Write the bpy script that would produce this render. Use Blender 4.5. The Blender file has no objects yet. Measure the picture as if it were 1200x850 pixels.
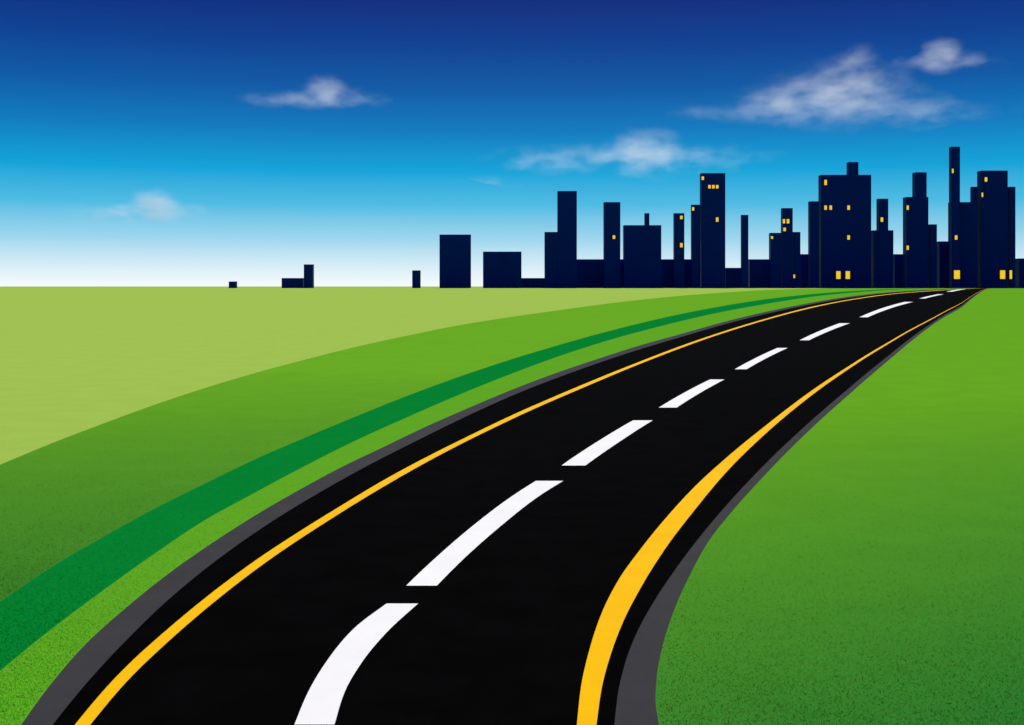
import bpy, math, random
import numpy as np
random.seed(4); rng=np.random.default_rng(4)
scene=bpy.context.scene
scene.view_settings.view_transform='Standard'
scene.view_settings.look='None'
scene.view_settings.exposure=0

# ---------------------------------------------------------------- survey frame
F=1400.0; H=7.5; HZ=335.5; CX=600.0
def dist(v): return F*H/(v-HZ)
def lin(c):
    return tuple(((x/255)/12.92 if x/255<=0.04045 else ((x/255+0.055)/1.055)**2.4) for x in c)

class Curve:
    """plan curve of an edge: X as a function of distance Y (monotone cubic)."""
    def __init__(s,pts):
        pts=sorted(pts,key=lambda p:p[1])
        s.t=np.array([math.log(p[1]-HZ) for p in pts]); s.x=np.array([p[0] for p in pts],float)
        d=np.diff(s.x)/np.diff(s.t); m=np.zeros(len(s.x)); m[0]=d[0]; m[-1]=d[-1]
        h=np.diff(s.t)
        for i in range(1,len(d)):
            if d[i-1]*d[i]>0:
                w1=2*h[i]+h[i-1]; w2=h[i]+2*h[i-1]
                m[i]=(w1+w2)/(w1/d[i-1]+w2/d[i])
        s.m=m
        s.Yn=F*H/math.exp(s.t[-1])
    def at(s,Y):
        if Y<s.Yn:
            a=s.at(s.Yn*1.0001); b=s.at(s.Yn*1.06)
            return a+(a-b)/(s.Yn*0.0599)*(s.Yn-Y)
        t=math.log(F*H/Y)
        t=min(max(t,s.t[0]),s.t[-1])
        i=min(max(int(np.searchsorted(s.t,t))-1,0),len(s.t)-2)
        h=s.t[i+1]-s.t[i]; u=(t-s.t[i])/h
        x=(2*u**3-3*u*u+1)*s.x[i]+(u**3-2*u*u+u)*h*s.m[i]+(-2*u**3+3*u*u)*s.x[i+1]+(u**3-u*u)*h*s.m[i+1]
        return (x-CX)/F*Y

L_out=Curve([(1158,337.8),(1100,339.3),(1050,342),(1000,347),(950,355),(900,365),(850,377),(800,391),(750,405),(700,421),(650,438),(600,457),(550,478),(500,500),(450,524),(400,548),(350,575),(300,604),(250,636),(200,671),(150,711),(100,756),(60,802),(25,850)])
L_in=Curve([(1158.3,337.8),(1100,339.8),(1050,343),(1000,348.5),(950,357),(900,367.5),(850,380),(800,394.5),(700,426),(600,464),(500,511),(400,563),(300,624),(250,660),(200,701),(150,749),(100,803),(62,850)])
YL_a=Curve([(1159,337.8),(1100,340.3),(1050,344),(1000,350.5),(950,360),(900,373),(850,388),(800,405),(750,424),(700,444),(650,465),(600,487),(550,511),(500,536),(450,563),(400,593),(350,624),(300,657),(250,694),(200,735),(150,780),(125,806),(88,850)])
YL_b=Curve([(1159.5,337.8),(1100,340.7),(1050,344.5),(1000,351.3),(900,374.5),(800,407.3),(700,447.5),(600,491.5),(500,542),(400,601),(300,668),(250,707),(200,750),(150,798),(106,850)])
YR_a=Curve([(1160,337.8),(1130,353),(1100,369),(1050,396),(1000,426),(950,459),(900,497),(850,538),(815,570),(780,608),(750,645),(725,680),(704,722),(690,765),(681,805),(676,850)])
YR_b=Curve([(1160.5,337.8),(1130,353.4),(1100,369.9),(1050,397.7),(1000,429),(950,464.5),(900,506),(850,555),(815,597),(780,643),(750,691),(730,730),(715,770),(705,808),(699,850)])
R_in=Curve([(1161,337.8),(1130,356),(1100,373.5),(1050,410),(1000,451),(950,494),(900,541),(860,583),(820,630),(790,670),(765,708),(745,745),(732,780),(724,815),(720,850)])
R_out=Curve([(1162,337.8),(1130,358),(1100,376),(1050,415),(1000,458),(950,503),(900,553),(860,597),(830,635),(808,675),(790,715),(777,755),(770,790),(768,820),(772,850)])
FB=Curve([(980,337.8),(900,340),(840,343.5),(780,348.5),(720,355),(660,363),(600,371.5),(540,381),(480,393),(420,406),(360,421),(300,437),(240,455),(180,475),(120,497),(60,520),(0,545),(-150,615),(-400,740),(-650,880)])
DT=Curve([(1080,337.8),(1020,340),(960,344),(900,350.5),(840,360),(780,372),(720,386.5),(660,403),(600,421),(540,441),(480,463),(420,487),(360,512),(300,538),(240,567),(180,597),(120,630),(60,665),(0,706),(-100,780),(-190,850)])
DB=Curve([(1090,337.8),(1020,341.5),(960,347),(900,356),(840,367),(780,381),(720,397),(660,416),(600,438),(540,462),(480,488),(420,515),(360,545),(300,577),(240,610),(180,650),(120,693),(60,738),(0,787),(-70,850)])

# ---------------------------------------------------------------- helpers
def new_obj(name,verts,faces,mat,parent=None,smooth=False):
    me=bpy.data.meshes.new(name); me.from_pydata([tuple(v) for v in verts],[],faces); me.update()
    ob=bpy.data.objects.new(name,me); scene.collection.objects.link(ob)
    if mat: me.materials.append(mat)
    if parent: ob.parent=parent
    return ob
def empty(name):
    e=bpy.data.objects.new(name,None); scene.collection.objects.link(e); return e
ROWS=[dist(HZ+2.3*math.exp(k)) for k in np.linspace(0,math.log(515/2.3),420)]
ROWS=ROWS+[18,15,12,8,4,0,-6,-14,-24,-40]
def strip(name,a,b,z,mat,parent=None,y0=None,y1=None):
    fa=a.at if isinstance(a,Curve) else a
    fb=b.at if isinstance(b,Curve) else b
    rows=ROWS
    if y0 is not None: rows=[r for r in ROWS if y0>r>y1]; rows=[y0]+rows+[y1]
    V=[];Fc=[]
    for i,Y in enumerate(rows):
        V+=[(fa(Y),Y,z),(fb(Y),Y,z)]
        if i: k=2*i; Fc.append((k-2,k,k+1,k-1))
    ob=new_obj(name,V,Fc,mat,parent)
    return ob

class NT:
    def __init__(s,m): s.t=m.node_tree; s.t.nodes.clear()
    def n(s,ty,**kw):
        nd=s.t.nodes.new(ty)
        for k,v in kw.items(): setattr(nd,k,v)
        return nd
    def set(s,sock,v):
        if hasattr(v,'is_output'): s.t.links.new(v,sock)
        else: sock.default_value=v
    def math(s,op,a,b=None,c=None,clamp=False):
        nd=s.n('ShaderNodeMath',operation=op); nd.use_clamp=clamp
        s.set(nd.inputs[0],a)
        if b is not None: s.set(nd.inputs[1],b)
        if c is not None: s.set(nd.inputs[2],c)
        return nd.outputs[0]
    def vm(s,op,a,b):
        nd=s.n('ShaderNodeVectorMath',operation=op); s.set(nd.inputs[0],a)
        if b is not None: s.set(nd.inputs[1],b)
        return nd
    def noise(s,co,scale,detail=3,rough=.55):
        nd=s.n('ShaderNodeTexNoise'); s.set(nd.inputs['Vector'],co); nd.inputs['Scale'].default_value=scale
        nd.inputs['Detail'].default_value=detail; nd.inputs['Roughness'].default_value=rough
        return nd.outputs['Fac']
    def mix(s,f,a,b,bt='MIX'):
        nd=s.n('ShaderNodeMix',data_type='RGBA',blend_type=bt); s.set(nd.inputs[0],f); s.set(nd.inputs[6],a); s.set(nd.inputs[7],b)
        return nd.outputs[2]
    def rng(s,v,a,b,c,d):
        nd=s.n('ShaderNodeMapRange'); s.set(nd.inputs[0],v)
        for i,q in enumerate((a,b,c,d)): nd.inputs[1+i].default_value=q
        return nd.outputs[0]
def mat(name):
    m=bpy.data.materials.new(name); m.use_nodes=True; return m,NT(m)
def c4(c,k=1.0): return (c[0]*k,c[1]*k,c[2]*k,1)
EXPO=1/1.15
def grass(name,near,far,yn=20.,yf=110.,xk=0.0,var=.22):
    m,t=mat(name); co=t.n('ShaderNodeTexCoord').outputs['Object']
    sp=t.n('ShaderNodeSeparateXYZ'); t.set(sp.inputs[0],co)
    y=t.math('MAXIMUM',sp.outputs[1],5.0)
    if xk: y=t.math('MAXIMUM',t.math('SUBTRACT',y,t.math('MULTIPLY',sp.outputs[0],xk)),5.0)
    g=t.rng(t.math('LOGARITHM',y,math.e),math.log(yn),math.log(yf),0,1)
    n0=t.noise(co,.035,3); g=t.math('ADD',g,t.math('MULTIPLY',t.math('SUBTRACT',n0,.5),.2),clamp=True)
    col=t.mix(g,c4(lin(near),EXPO),c4(lin(far),EXPO))  # near-to-far shading gradient painted into the grass base colour
    n1=t.noise(co,.35,4,.6); n2=t.noise(co,5.,4,.7); n3=t.noise(co,38.,2,.7)
    s=t.math('ADD',t.math('ADD',t.math('MULTIPLY',n1,.35),t.math('MULTIPLY',n2,.55)),t.math('MULTIPLY',n3,.5))
    v=t.rng(s,.45,.95,1-var,1+var)
    cmb=t.n('ShaderNodeCombineXYZ'); 
    for i in range(3): t.set(cmb.inputs[i],v)
    col=t.mix(1.0,col,cmb.outputs[0],'MULTIPLY')
    hs=t.n('ShaderNodeHueSaturation'); t.set(hs.inputs['Color'],col); t.set(hs.inputs['Hue'],t.rng(n2,.3,.7,.49,.51))
    p=t.n('ShaderNodeBsdfPrincipled'); t.set(p.inputs['Base Color'],hs.outputs[0]); p.inputs['Roughness'].default_value=.9
    p.inputs['Specular IOR Level'].default_value=.0
    b=t.n('ShaderNodeBump'); b.inputs['Strength'].default_value=.2; b.inputs['Distance'].default_value=.03; t.set(b.inputs['Height'],n2); t.set(p.inputs['Normal'],b.outputs[0])
    o=t.n('ShaderNodeOutputMaterial'); t.set(o.inputs[0],p.outputs[0]); return m
def paved(name,c,var=.2,scale=30.,spec=.05,wear=0.,under=None,rough=.9):
    m,t=mat(name); co=t.n('ShaderNodeTexCoord').outputs['Object']
    n1=t.noise(co,.6,4,.6); n2=t.noise(co,scale,3,.8)
    v=t.rng(t.math('ADD',t.math('MULTIPLY',n1,.5),t.math('MULTIPLY',n2,.5)),.35,.65,1-var,1+var)
    cmb=t.n('ShaderNodeCombineXYZ')
    for i in range(3): t.set(cmb.inputs[i],v)
    col=t.mix(1.0,c4(c),cmb.outputs[0],'MULTIPLY')
    if wear:
        w=t.noise(co,14.,5,.75); f=t.rng(w,.64,.72,0,wear); col=t.mix(f,col,c4(under))
    p=t.n('ShaderNodeBsdfPrincipled'); t.set(p.inputs['Base Color'],col); p.inputs['Roughness'].default_value=rough
    p.inputs['Specular IOR Level'].default_value=spec
    b=t.n('ShaderNodeBump'); b.inputs['Strength'].default_value=.3; b.inputs['Distance'].default_value=.008; t.set(b.inputs['Height'],n2); t.set(p.inputs['Normal'],b.outputs[0])
    o=t.n('ShaderNodeOutputMaterial'); t.set(o.inputs[0],p.outputs[0]); return m

M_pale=grass('pale_grass',(163,199,84),(167,202,84),var=.12)
M_mid=grass('meadow_grass',(48,120,42),(110,178,38),22,110,var=.14)  # shading put into the colour: darker near, lighter far
M_dark=grass('dark_grass',(8,136,50),(8,134,50),var=.10)
M_verge=grass('verge_grass',(100,174,38),(100,174,38),var=.10)
M_right=grass('right_meadow_grass',(34,118,46),(106,174,36),12,58,xk=.75,var=.14)  # painted shading runs diagonally, darker near and to the right
M_asph=paved('asphalt',(.0016,.0016,.0017),.5,45.,.002,rough=1.)
M_grey=paved('shoulder_asphalt',lin((60,60,62)),.15,40.,.01)
M_yel=paved('yellow_road_paint',(.95,.52,.001),.07,50.,.02,.2,(.3,.17,.01))
M_wht=paved('white_road_paint',(.90,.90,.86),.05,50.,.02,.15,(.3,.3,.3))

# ---------------------------------------------------------------- land
g=30000
new_obj('ground',[(-g,-2000,0),(g,-2000,0),(g,g,0),(-g,g,0)],[(0,1,2,3)],M_pale)
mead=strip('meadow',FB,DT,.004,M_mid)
gstrip=strip('grass_strip',DT,DB,.004,M_dark)
verge=strip('grass_verge',DB,L_out,.004,M_verge)
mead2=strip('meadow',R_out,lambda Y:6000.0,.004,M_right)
road=strip('road',L_in,R_in,.008,M_asph)
sh=empty('road_shoulder')
strip('shoulder_near_verge',L_out,L_in,.012,M_grey,sh)
strip('shoulder_near_meadow',R_in,R_out,.012,M_grey,sh)
strip('edge_line_1',YL_a,YL_b,.012,M_yel,road)
strip('edge_line_2',YR_a,YR_b,.012,M_yel,road)
dash=[([(345,850),(361,812),(384,774),(414,738),(453,708)],[(392,850),(403,814),(424,777),(453,742),(490,708)]),
([(476,687),(512,653),(560,612),(600,582),(628,564)],[(512,687),(546,653),(588,616),(630,583),(660,564)]),
([(658,546),(700,518),(742,493)],[(686,546),(726,518),(765,493)]),
([(772,478),(832,445)],[(793,478),(849,445)]),
([(861,433),(911,408)],[(875,433),(923,408)]),
([(937,399),(984,379)],[(948,399),(996,379)]),
([(1007,372),(1060,354)],[(1017,372),(1070,354)]),
([(1077,350),(1099,345)],[(1084,350),(1106,345)]),
([(1109,342),(1126,339)],[(1116,342),(1132,339)])]
for i,(a,b) in enumerate(dash):
    strip('centre_dash_%d'%(i+1),Curve(a),Curve(b),.012,M_wht,road,dist(a[-1][1]),dist(a[0][1])+1e-6)

# short grass blades standing on the nearer part of each grass area
def blades(parent,fa,fb,mt,n,ymin,ymax,xl,xr,hh=.07):
    Y=1/rng.uniform(1/ymax,1/ymin,n)            # denser near
    gy=np.linspace(ymin,ymax,600)
    fA=np.array([fa(y) for y in gy]); fB=np.array([fb(y) for y in gy])
    a=np.maximum(np.interp(Y,gy,fA),xl(Y))+.03; b=np.minimum(np.interp(Y,gy,fB),xr(Y))-.03
    ok=b>a; Y=Y[ok];a=a[ok];b=b[ok]
    w=(b-a); keep=rng.uniform(0,w.max(),len(w))<w; Y=Y[keep];a=a[keep];b=b[keep]
    # sward thins out gradually with distance
    fade=np.clip((1/Y-1/ymax)/(1/(ymin+6)-1/ymax),0,1); keep=rng.random(len(Y))<fade; Y=Y[keep];a=a[keep];b=b[keep];fade=fade[keep]
    X=a+(b-a)*rng.random(len(Y)); m=len(Y)
    th=rng.uniform(0,math.tau,m); hgt=hh*rng.uniform(.4,1.2,m)*(.45+.55*fade); wd=rng.uniform(.006,.012,m)
    le=rng.uniform(0,.06,m); la=rng.uniform(0,math.tau,m)
    V=np.zeros((m,3,3)); dx=np.cos(th)*wd; dy=np.sin(th)*wd
    V[:,0]=np.stack([X-dx,Y-dy,np.full(m,.003)],1); V[:,1]=np.stack([X+dx,Y+dy,np.full(m,.003)],1)
    V[:,2]=np.stack([X+np.cos(la)*le,Y+np.sin(la)*le,hgt],1)
    me=bpy.data.meshes.new('blades'); me.vertices.add(3*m); me.vertices.foreach_set('co',V.reshape(-1).astype(np.float32))
    me.loops.add(3*m); me.loops.foreach_set('vertex_index',np.arange(3*m,dtype=np.int32))
    me.polygons.add(m); me.polygons.foreach_set('loop_start',np.arange(0,3*m,3,dtype=np.int32)); me.polygons.foreach_set('loop_total',np.full(m,3,dtype=np.int32))
    me.update(calc_edges=True); me.validate()
    ob=bpy.data.objects.new('blades',me); scene.collection.objects.link(ob); me.materials.append(mt); ob.parent=parent
def bright_blade_mat(m,name):  # translucent copy for blades, colour brightened to offset the blades' own shadows
    m2=m.copy(); m2.name=name; nt=m2.node_tree
    p=[n for n in nt.nodes if n.type=='BSDF_PRINCIPLED'][0]
    for l in list(p.inputs['Normal'].links): nt.links.remove(l)
    src=p.inputs['Base Color'].links[0].from_socket
    d=nt.nodes.new('ShaderNodeBsdfDiffuse'); tr=nt.nodes.new('ShaderNodeBsdfTranslucent'); ad=nt.nodes.new('ShaderNodeMixShader'); ad.inputs[0].default_value=.55
    br=nt.nodes.new('ShaderNodeVectorMath'); br.operation='SCALE'; br.inputs['Scale'].default_value=1.65
    nt.links.new(src,br.inputs[0]); nt.links.new(br.outputs[0],d.inputs[0]); nt.links.new(br.outputs[0],tr.inputs[0])
    nt.links.new(d.outputs[0],ad.inputs[1]); nt.links.new(tr.outputs[0],ad.inputs[2])
    o=[n for n in nt.nodes if n.type=='OUTPUT_MATERIAL'][0]; nt.links.new(ad.outputs[0],o.inputs[0]); return m2
el=lambda Y:-.50*Y; er=lambda Y:.50*Y
blades(mead2,R_out.at,lambda Y:1e4,bright_blade_mat(M_right,'right_blades'),150000,17,110,el,er,.06)
blades(verge,DB.at,L_out.at,bright_blade_mat(M_verge,'verge_blades'),60000,17,90,el,er,.05)
blades(gstrip,DT.at,DB.at,bright_blade_mat(M_dark,'strip_blades'),60000,17,90,el,er,.05)
blades(mead,FB.at,DT.at,bright_blade_mat(M_mid,'meadow_blades'),150000,24,120,el,er,.06)

# ---------------------------------------------------------------- city
D0=4500.
def build_mat():
    m,t=mat('navy_facade'); co=t.n('ShaderNodeTexCoord').outputs['Object']
    n=t.noise(co,.02,3); col=t.mix(n,(.001,.022,.20,1),(.0016,.032,.27,1))
    p=t.n('ShaderNodeBsdfPrincipled'); t.set(p.inputs['Base Color'],col); p.inputs['Roughness'].default_value=.8; p.inputs['Specular IOR Level'].default_value=.0
    o=t.n('ShaderNodeOutputMaterial'); t.set(o.inputs[0],p.outputs[0]); return m
def glass_mat():
    m,t=mat('dark_glass'); co=t.n('ShaderNodeTexCoord').outputs['Object']
    n=t.noise(co,.05,2); col=t.mix(n,(.0005,.012,.12,1),(.001,.022,.19,1))
    p=t.n('ShaderNodeBsdfPrincipled'); t.set(p.inputs['Base Color'],col); p.inputs['Roughness'].default_value=.25; p.inputs['Specular IOR Level'].default_value=.03
    o=t.n('ShaderNodeOutputMaterial'); t.set(o.inputs[0],p.outputs[0]); return m
def lit_mat():
    m,t=mat('lit_window'); co=t.n('ShaderNodeTexCoord').outputs['Object']
    n=t.noise(co,.15,2); col=t.mix(n,(.95,.55,.01,1),(.95,.66,.03,1))
    e=t.n('ShaderNodeEmission'); t.set(e.inputs[0],col); e.inputs[1].default_value=.95
    o=t.n('ShaderNodeOutputMaterial'); t.set(o.inputs[0],e.outputs[0]); return m
M_fac,M_gl,M_lit=build_mat(),glass_mat(),lit_mat()
lit=[(718,721,276,280),(797,800,253,257),(797,800,285,290),(822,825,207,211),(830,833,217,221),(834.5,837.5,217,221),(839,842,217,221),(839,842,255,260),(811,813.5,243,247),
(917,920,257,262),(922,925,257,262),(918,921,267,271),(903,906,277,280),(929,931,322,326),(966,969,211,217),(966,969,241,246),(972,975,241,246),(993,996,241,246),(993,996,276,281),
(1032,1035,255,260),(980,985,318,327),(991,996,318,327),(1062,1065,241,246),(1062,1065,288,293),(1115,1117.5,198,203),(1119,1122,276,281),(1118,1125,317,327),(1147,1150,226,231),(1154,1157,208,213),(1172,1178,317,327),(1180,1186,317,327)]
used=set()
def box(V,Fc,x0,x1,y0,y1,z0,z1):
    k=len(V); V+=[(x0,y0,z0),(x1,y0,z0),(x1,y1,z0),(x0,y1,z0),(x0,y0,z1),(x1,y0,z1),(x1,y1,z1),(x0,y1,z1)]
    Fc+=[(k,k+1,k+5,k+4),(k+1,k+2,k+6,k+5),(k+2,k+3,k+7,k+6),(k+3,k,k+4,k+7),(k+4,k+5,k+6,k+7)]
def building(name,tiers,back=0.):
    e=empty(name); WV,WF,PV,PF,LV,LF=[],[],[],[],[],[]
    for ti,(u0,u1,vt) in enumerate(tiers):
        D=D0+back+ti*2.5
        w0=(u1-u0)/F*D; dep=min(42.,max(.7*w0,12))
        if (u0+u1)/2>CX: X0=(u0-CX)/F*(D+dep); X1=(u1-CX)/F*D
        else: X0=(u0-CX)/F*D; X1=(u1-CX)/F*(D+dep)
        if X1-X0<w0*.35:
            dep=w0*.2
            if (u0+u1)/2>CX: X0=(u0-CX)/F*(D+dep)
            else: X1=(u1-CX)/F*(D+dep)
        zt=H+(HZ-vt)/F*D
        box(WV,WF,X0,X1,D,D+dep,0,zt-1.2)
        pw=.8
        box(WV,WF,X0,X1,D,D+pw,zt-1.2,zt); box(WV,WF,X0,X1,D+dep-pw,D+dep,zt-1.2,zt)
        box(WV,WF,X0,X0+pw,D+pw,D+dep-pw,zt-1.2,zt); box(WV,WF,X1-pw,X1,D+pw,D+dep-pw,zt-1.2,zt)
        nf=max(1,int((zt-4)/4.4))
        def pane(axis,c,a0,a1,sgn):
            n=max(1,int((a1-a0-2)/5.2)); st=(a1-a0-2)/n
            for i in range(n):
                p0=a0+1+i*st+st*.18; p1=a0+1+(i+1)*st-st*.18
                for f in range(nf):
                    z0=3+f*4.4; z1=z0+2.6
                    if z1>zt-1.5: continue
                    k=len(PV)
                    if axis=='y': PV.extend([(p0,c,z0),(p1,c,z0),(p1,c,z1),(p0,c,z1)])
                    else: PV.extend([(c,p0,z0),(c,p1,z0),(c,p1,z1),(c,p0,z1)])
                    PF.append((k,k+1,k+2,k+3) if sgn>0 else (k+3,k+2,k+1,k))
        pane('y',D-.12,X0,X1,1); pane('y',D+dep+.12,X0,X1,-1)
        pane('x',X0-.12,D,D+dep,-1); pane('x',X1+.12,D,D+dep,1)
        for li,(a,b,c,d) in enumerate(lit):
            if li in used: continue
            if a>=u0-.5 and b<=u1+.5 and c>vt:
                used.add(li); Yl=D-.4
                xa=max((a-CX)/F*Yl,X0+.6); xb=min((b-CX)/F*Yl,X1-.6)
                if xb-xa<4: xb=xa+6
                box(LV,LF,xa,xb,Yl,Yl+.25,H+(HZ-d)/F*Yl,H+(HZ-c)/F*Yl)
    new_obj('walls',WV,WF,M_fac,e); 
    if PV: new_obj('windows',PV,PF,M_gl,e)
    if LV: new_obj('lit_windows',LV,LF,M_lit,e)
    return e
B=building
B('farm_shed',[(268,278,330)])
B('factory',[(330,357,326),(356,368,310)])
B('apartment_block',[(483,493,317)])
B('office_block',[(515,552,275)])
B('office_block',[(566,611,295)])
B('warehouse',[(609,640,326)],60)
B('office_tower',[(653,676,224),(638,653.5,272)])
B('skyscraper',[(707,727,237)])
B('office_tower',[(730,775,264),(755,761,250)])
B('skyscraper',[(789,802,250)])
B('skyscraper',[(820,850,203),(809.5,821,240)])
B('skyscraper',[(868,877,252)])
B('apartment_tower',[(915,929,244),(901,916,273),(928,938,272)])
B('skyscraper',[(959,1021,205),(947,960,236),(992,1006,190)])
B('office_tower',[(1027,1041,233),(1020,1047,270)])
B('skyscraper',[(1058,1088,231),(1069,1086,202),(1087,1098,263)])
B('skyscraper',[(1112,1125,172)])
B('office_tower',[(1145,1181,200),(1111,1146,237),(1137,1146,219),(1180,1190,219)],20)
B('city_block',[(674,732,304)],70)
B('city_block',[(773,811,304)],70)
B('city_block',[(848,870,314),(876,903,304)],70)
B('city_block',[(936,949,298)],70)
B('city_block',[(1045,1060,298),(1097,1113,283)],70)
B('city_block',[(1189,1240,303)],70)
B('skyscraper',[(1262,1290,215),(1250,1263,250)])
B('office_tower',[(1310,1350,260)])
B('office_block',[(1380,1430,300)])
B('apartment_block',[(1460,1490,310)])

# ---------------------------------------------------------------- clouds
def cloud(u,v,lobes,dens,seed,nz=1.0):
    D=9000.; k=D/F
    cx=(u-CX)*k; cz=H+(HZ-v)*k
    m,t=mat('cloud_vapour'); co=t.n('ShaderNodeTexCoord').outputs['Object']
    env=None; mx=0; mz=0
    for (lx,lz,rx,rz,w) in lobes:
        ry=max(rz*1.6,rx*.3)*k
        a=t.vm('SUBTRACT',co,(lx*k,0,lz*k)).outputs[0]
        a=t.vm('MULTIPLY',a,(1/(rx*k),1/ry,1/(rz*k)))
        l=t.n('ShaderNodeVectorMath',operation='LENGTH'); t.set(l.inputs[0],a.outputs[0])
        e=t.math('MULTIPLY',t.math('SUBTRACT',1.0,l.outputs['Value']),w)
        env=e if env is None else t.math('MAXIMUM',env,e)
        mx=max(mx,abs(lx)+rx); mz=max(mz,abs(lz)+rz)
    q=t.vm('ADD',t.vm('MULTIPLY',co,(.6,.4,1.3)).outputs[0],(seed*913.,seed*77.,0)).outputs[0]
    n=t.noise(q,.0085*nz,3,.62)
    d=t.math('ADD',env,t.math('MULTIPLY',t.math('SUBTRACT',n,.52),2.5))
    rim=t.math('MULTIPLY',env,1.7,clamp=True)
    d=t.math('MULTIPLY',t.math('MULTIPLY',d,rim),dens)
    d=t.math('MAXIMUM',d,0.0)
    s=t.n('ShaderNodeVolumeScatter'); s.inputs['Color'].default_value=(.93,1,.88,1); s.inputs['Anisotropy'].default_value=.6; t.set(s.inputs['Density'],d)
    o=t.n('ShaderNodeOutputMaterial'); t.set(o.inputs['Volume'],s.outputs[0])
    try: m.cycles.volume_step_rate=1.8
    except Exception: pass
    import bmesh
    bm=bmesh.new(); bmesh.ops.create_icosphere(bm,subdivisions=3,radius=1)
    rx,rz=mx*k*1.03,mz*k*1.03; ry=max(mz*1.6,mx*.3)*k*1.02
    for vv in bm.verts: vv.co.x*=rx; vv.co.y*=ry; vv.co.z*=rz
    me=bpy.data.meshes.new('cloud'); bm.to_mesh(me); bm.free(); me.materials.append(m)
    ob=bpy.data.objects.new('cloud',me); ob.location=(cx,D,cz); scene.collection.objects.link(ob)
cloud(370,112,[(0,-4,108,15,.7),(10,4,36,24,1.0),(45,-2,42,14,.7)],.0017,1)
cloud(170,247,[(0,-2,105,16,.7),(12,4,36,26,1.1)],.0030,2)
cloud(735,187,[(0,4,205,19,.6),(22,6,64,36,1.0),(-80,-2,95,22,.65),(90,-3,65,18,.65),(-165,-28,50,12,.6)],.0015,3)
cloud(980,115,[(0,-16,245,16,.6),(8,2,110,48,.85),(-60,-8,80,36,.8),(22,32,36,36,.75),(95,-15,70,26,.8)],.00125,4)
cloud(1110,70,[(0,-2,85,15,.7),(-8,4,36,24,1.0)],.0018,5)

# ---------------------------------------------------------------- sky and sun
SUN_EL=math.radians(42); SUN_AZ=math.radians(4)   # azimuth from +Y towards +X
w=bpy.data.worlds.new('World'); scene.world=w; w.use_nodes=True; t=NT(w)
sky=t.n('ShaderNodeTexSky'); sky.sky_type='NISHITA'; sky.sun_disc=False; sky.sun_elevation=SUN_EL; sky.sun_rotation=SUN_AZ
gc=t.n('ShaderNodeTexCoord').outputs['Generated']; sp=t.n('ShaderNodeSeparateXYZ'); t.set(sp.inputs[0],gc)
f=t.math('DIVIDE',sp.outputs[2],.25,clamp=True)
cr=t.n('ShaderNodeValToRGB'); t.set(cr.inputs[0],f)
stops=[(0,(247,252,254)),(.011,(226,242,250)),(.039,(156,214,238)),(.067,(76,187,227)),(.095,(0,162,217)),(.130,(0,120,190)),(.163,(0,88,165)),(.197,(0,62,146)),(.228,(4,43,128)),(.25,(4,38,120))]
els=cr.color_ramp.elements
els[0].position=0; els[0].color=c4(lin(stops[0][1])); els[1].position=1; els[1].color=c4(lin(stops[-1][1]))
for z,c in stops[1:-1]:
    e=els.new(z/.25); e.color=c4(lin(c))
rc=t.vm('SCALE',cr.outputs[0],None); rc.inputs['Scale'].default_value=10.
mx=t.mix(.01,rc.outputs[0],sky.outputs[0])
bg=t.n('ShaderNodeBackground'); t.set(bg.inputs[0],mx); bg.inputs[1].default_value=.1
o=t.n('ShaderNodeOutputWorld'); t.set(o.inputs[0],bg.outputs[0])
from mathutils import Vector
sl=bpy.data.lights.new('sun','SUN'); sl.energy=4.9; sl.angle=math.radians(.5); sl.color=(1,.96,.89)
so=bpy.data.objects.new('sun',sl); scene.collection.objects.link(so)
dv=Vector((math.sin(SUN_AZ)*math.cos(SUN_EL),math.cos(SUN_AZ)*math.cos(SUN_EL),math.sin(SUN_EL)))
so.rotation_euler=dv.to_track_quat('Z','Y').to_euler()

# ---------------------------------------------------------------- camera
cd=bpy.data.cameras.new('camera'); cam=bpy.data.objects.new('camera',cd); scene.collection.objects.link(cam); scene.camera=cam
cam.location=(0,0,H); cam.rotation_euler=(math.radians(90),0,0)
cd.sensor_width=36; cd.lens=36*F/1200; cd.shift_y=-(425-HZ)/1200; cd.clip_end=60000; cd.clip_start=.5
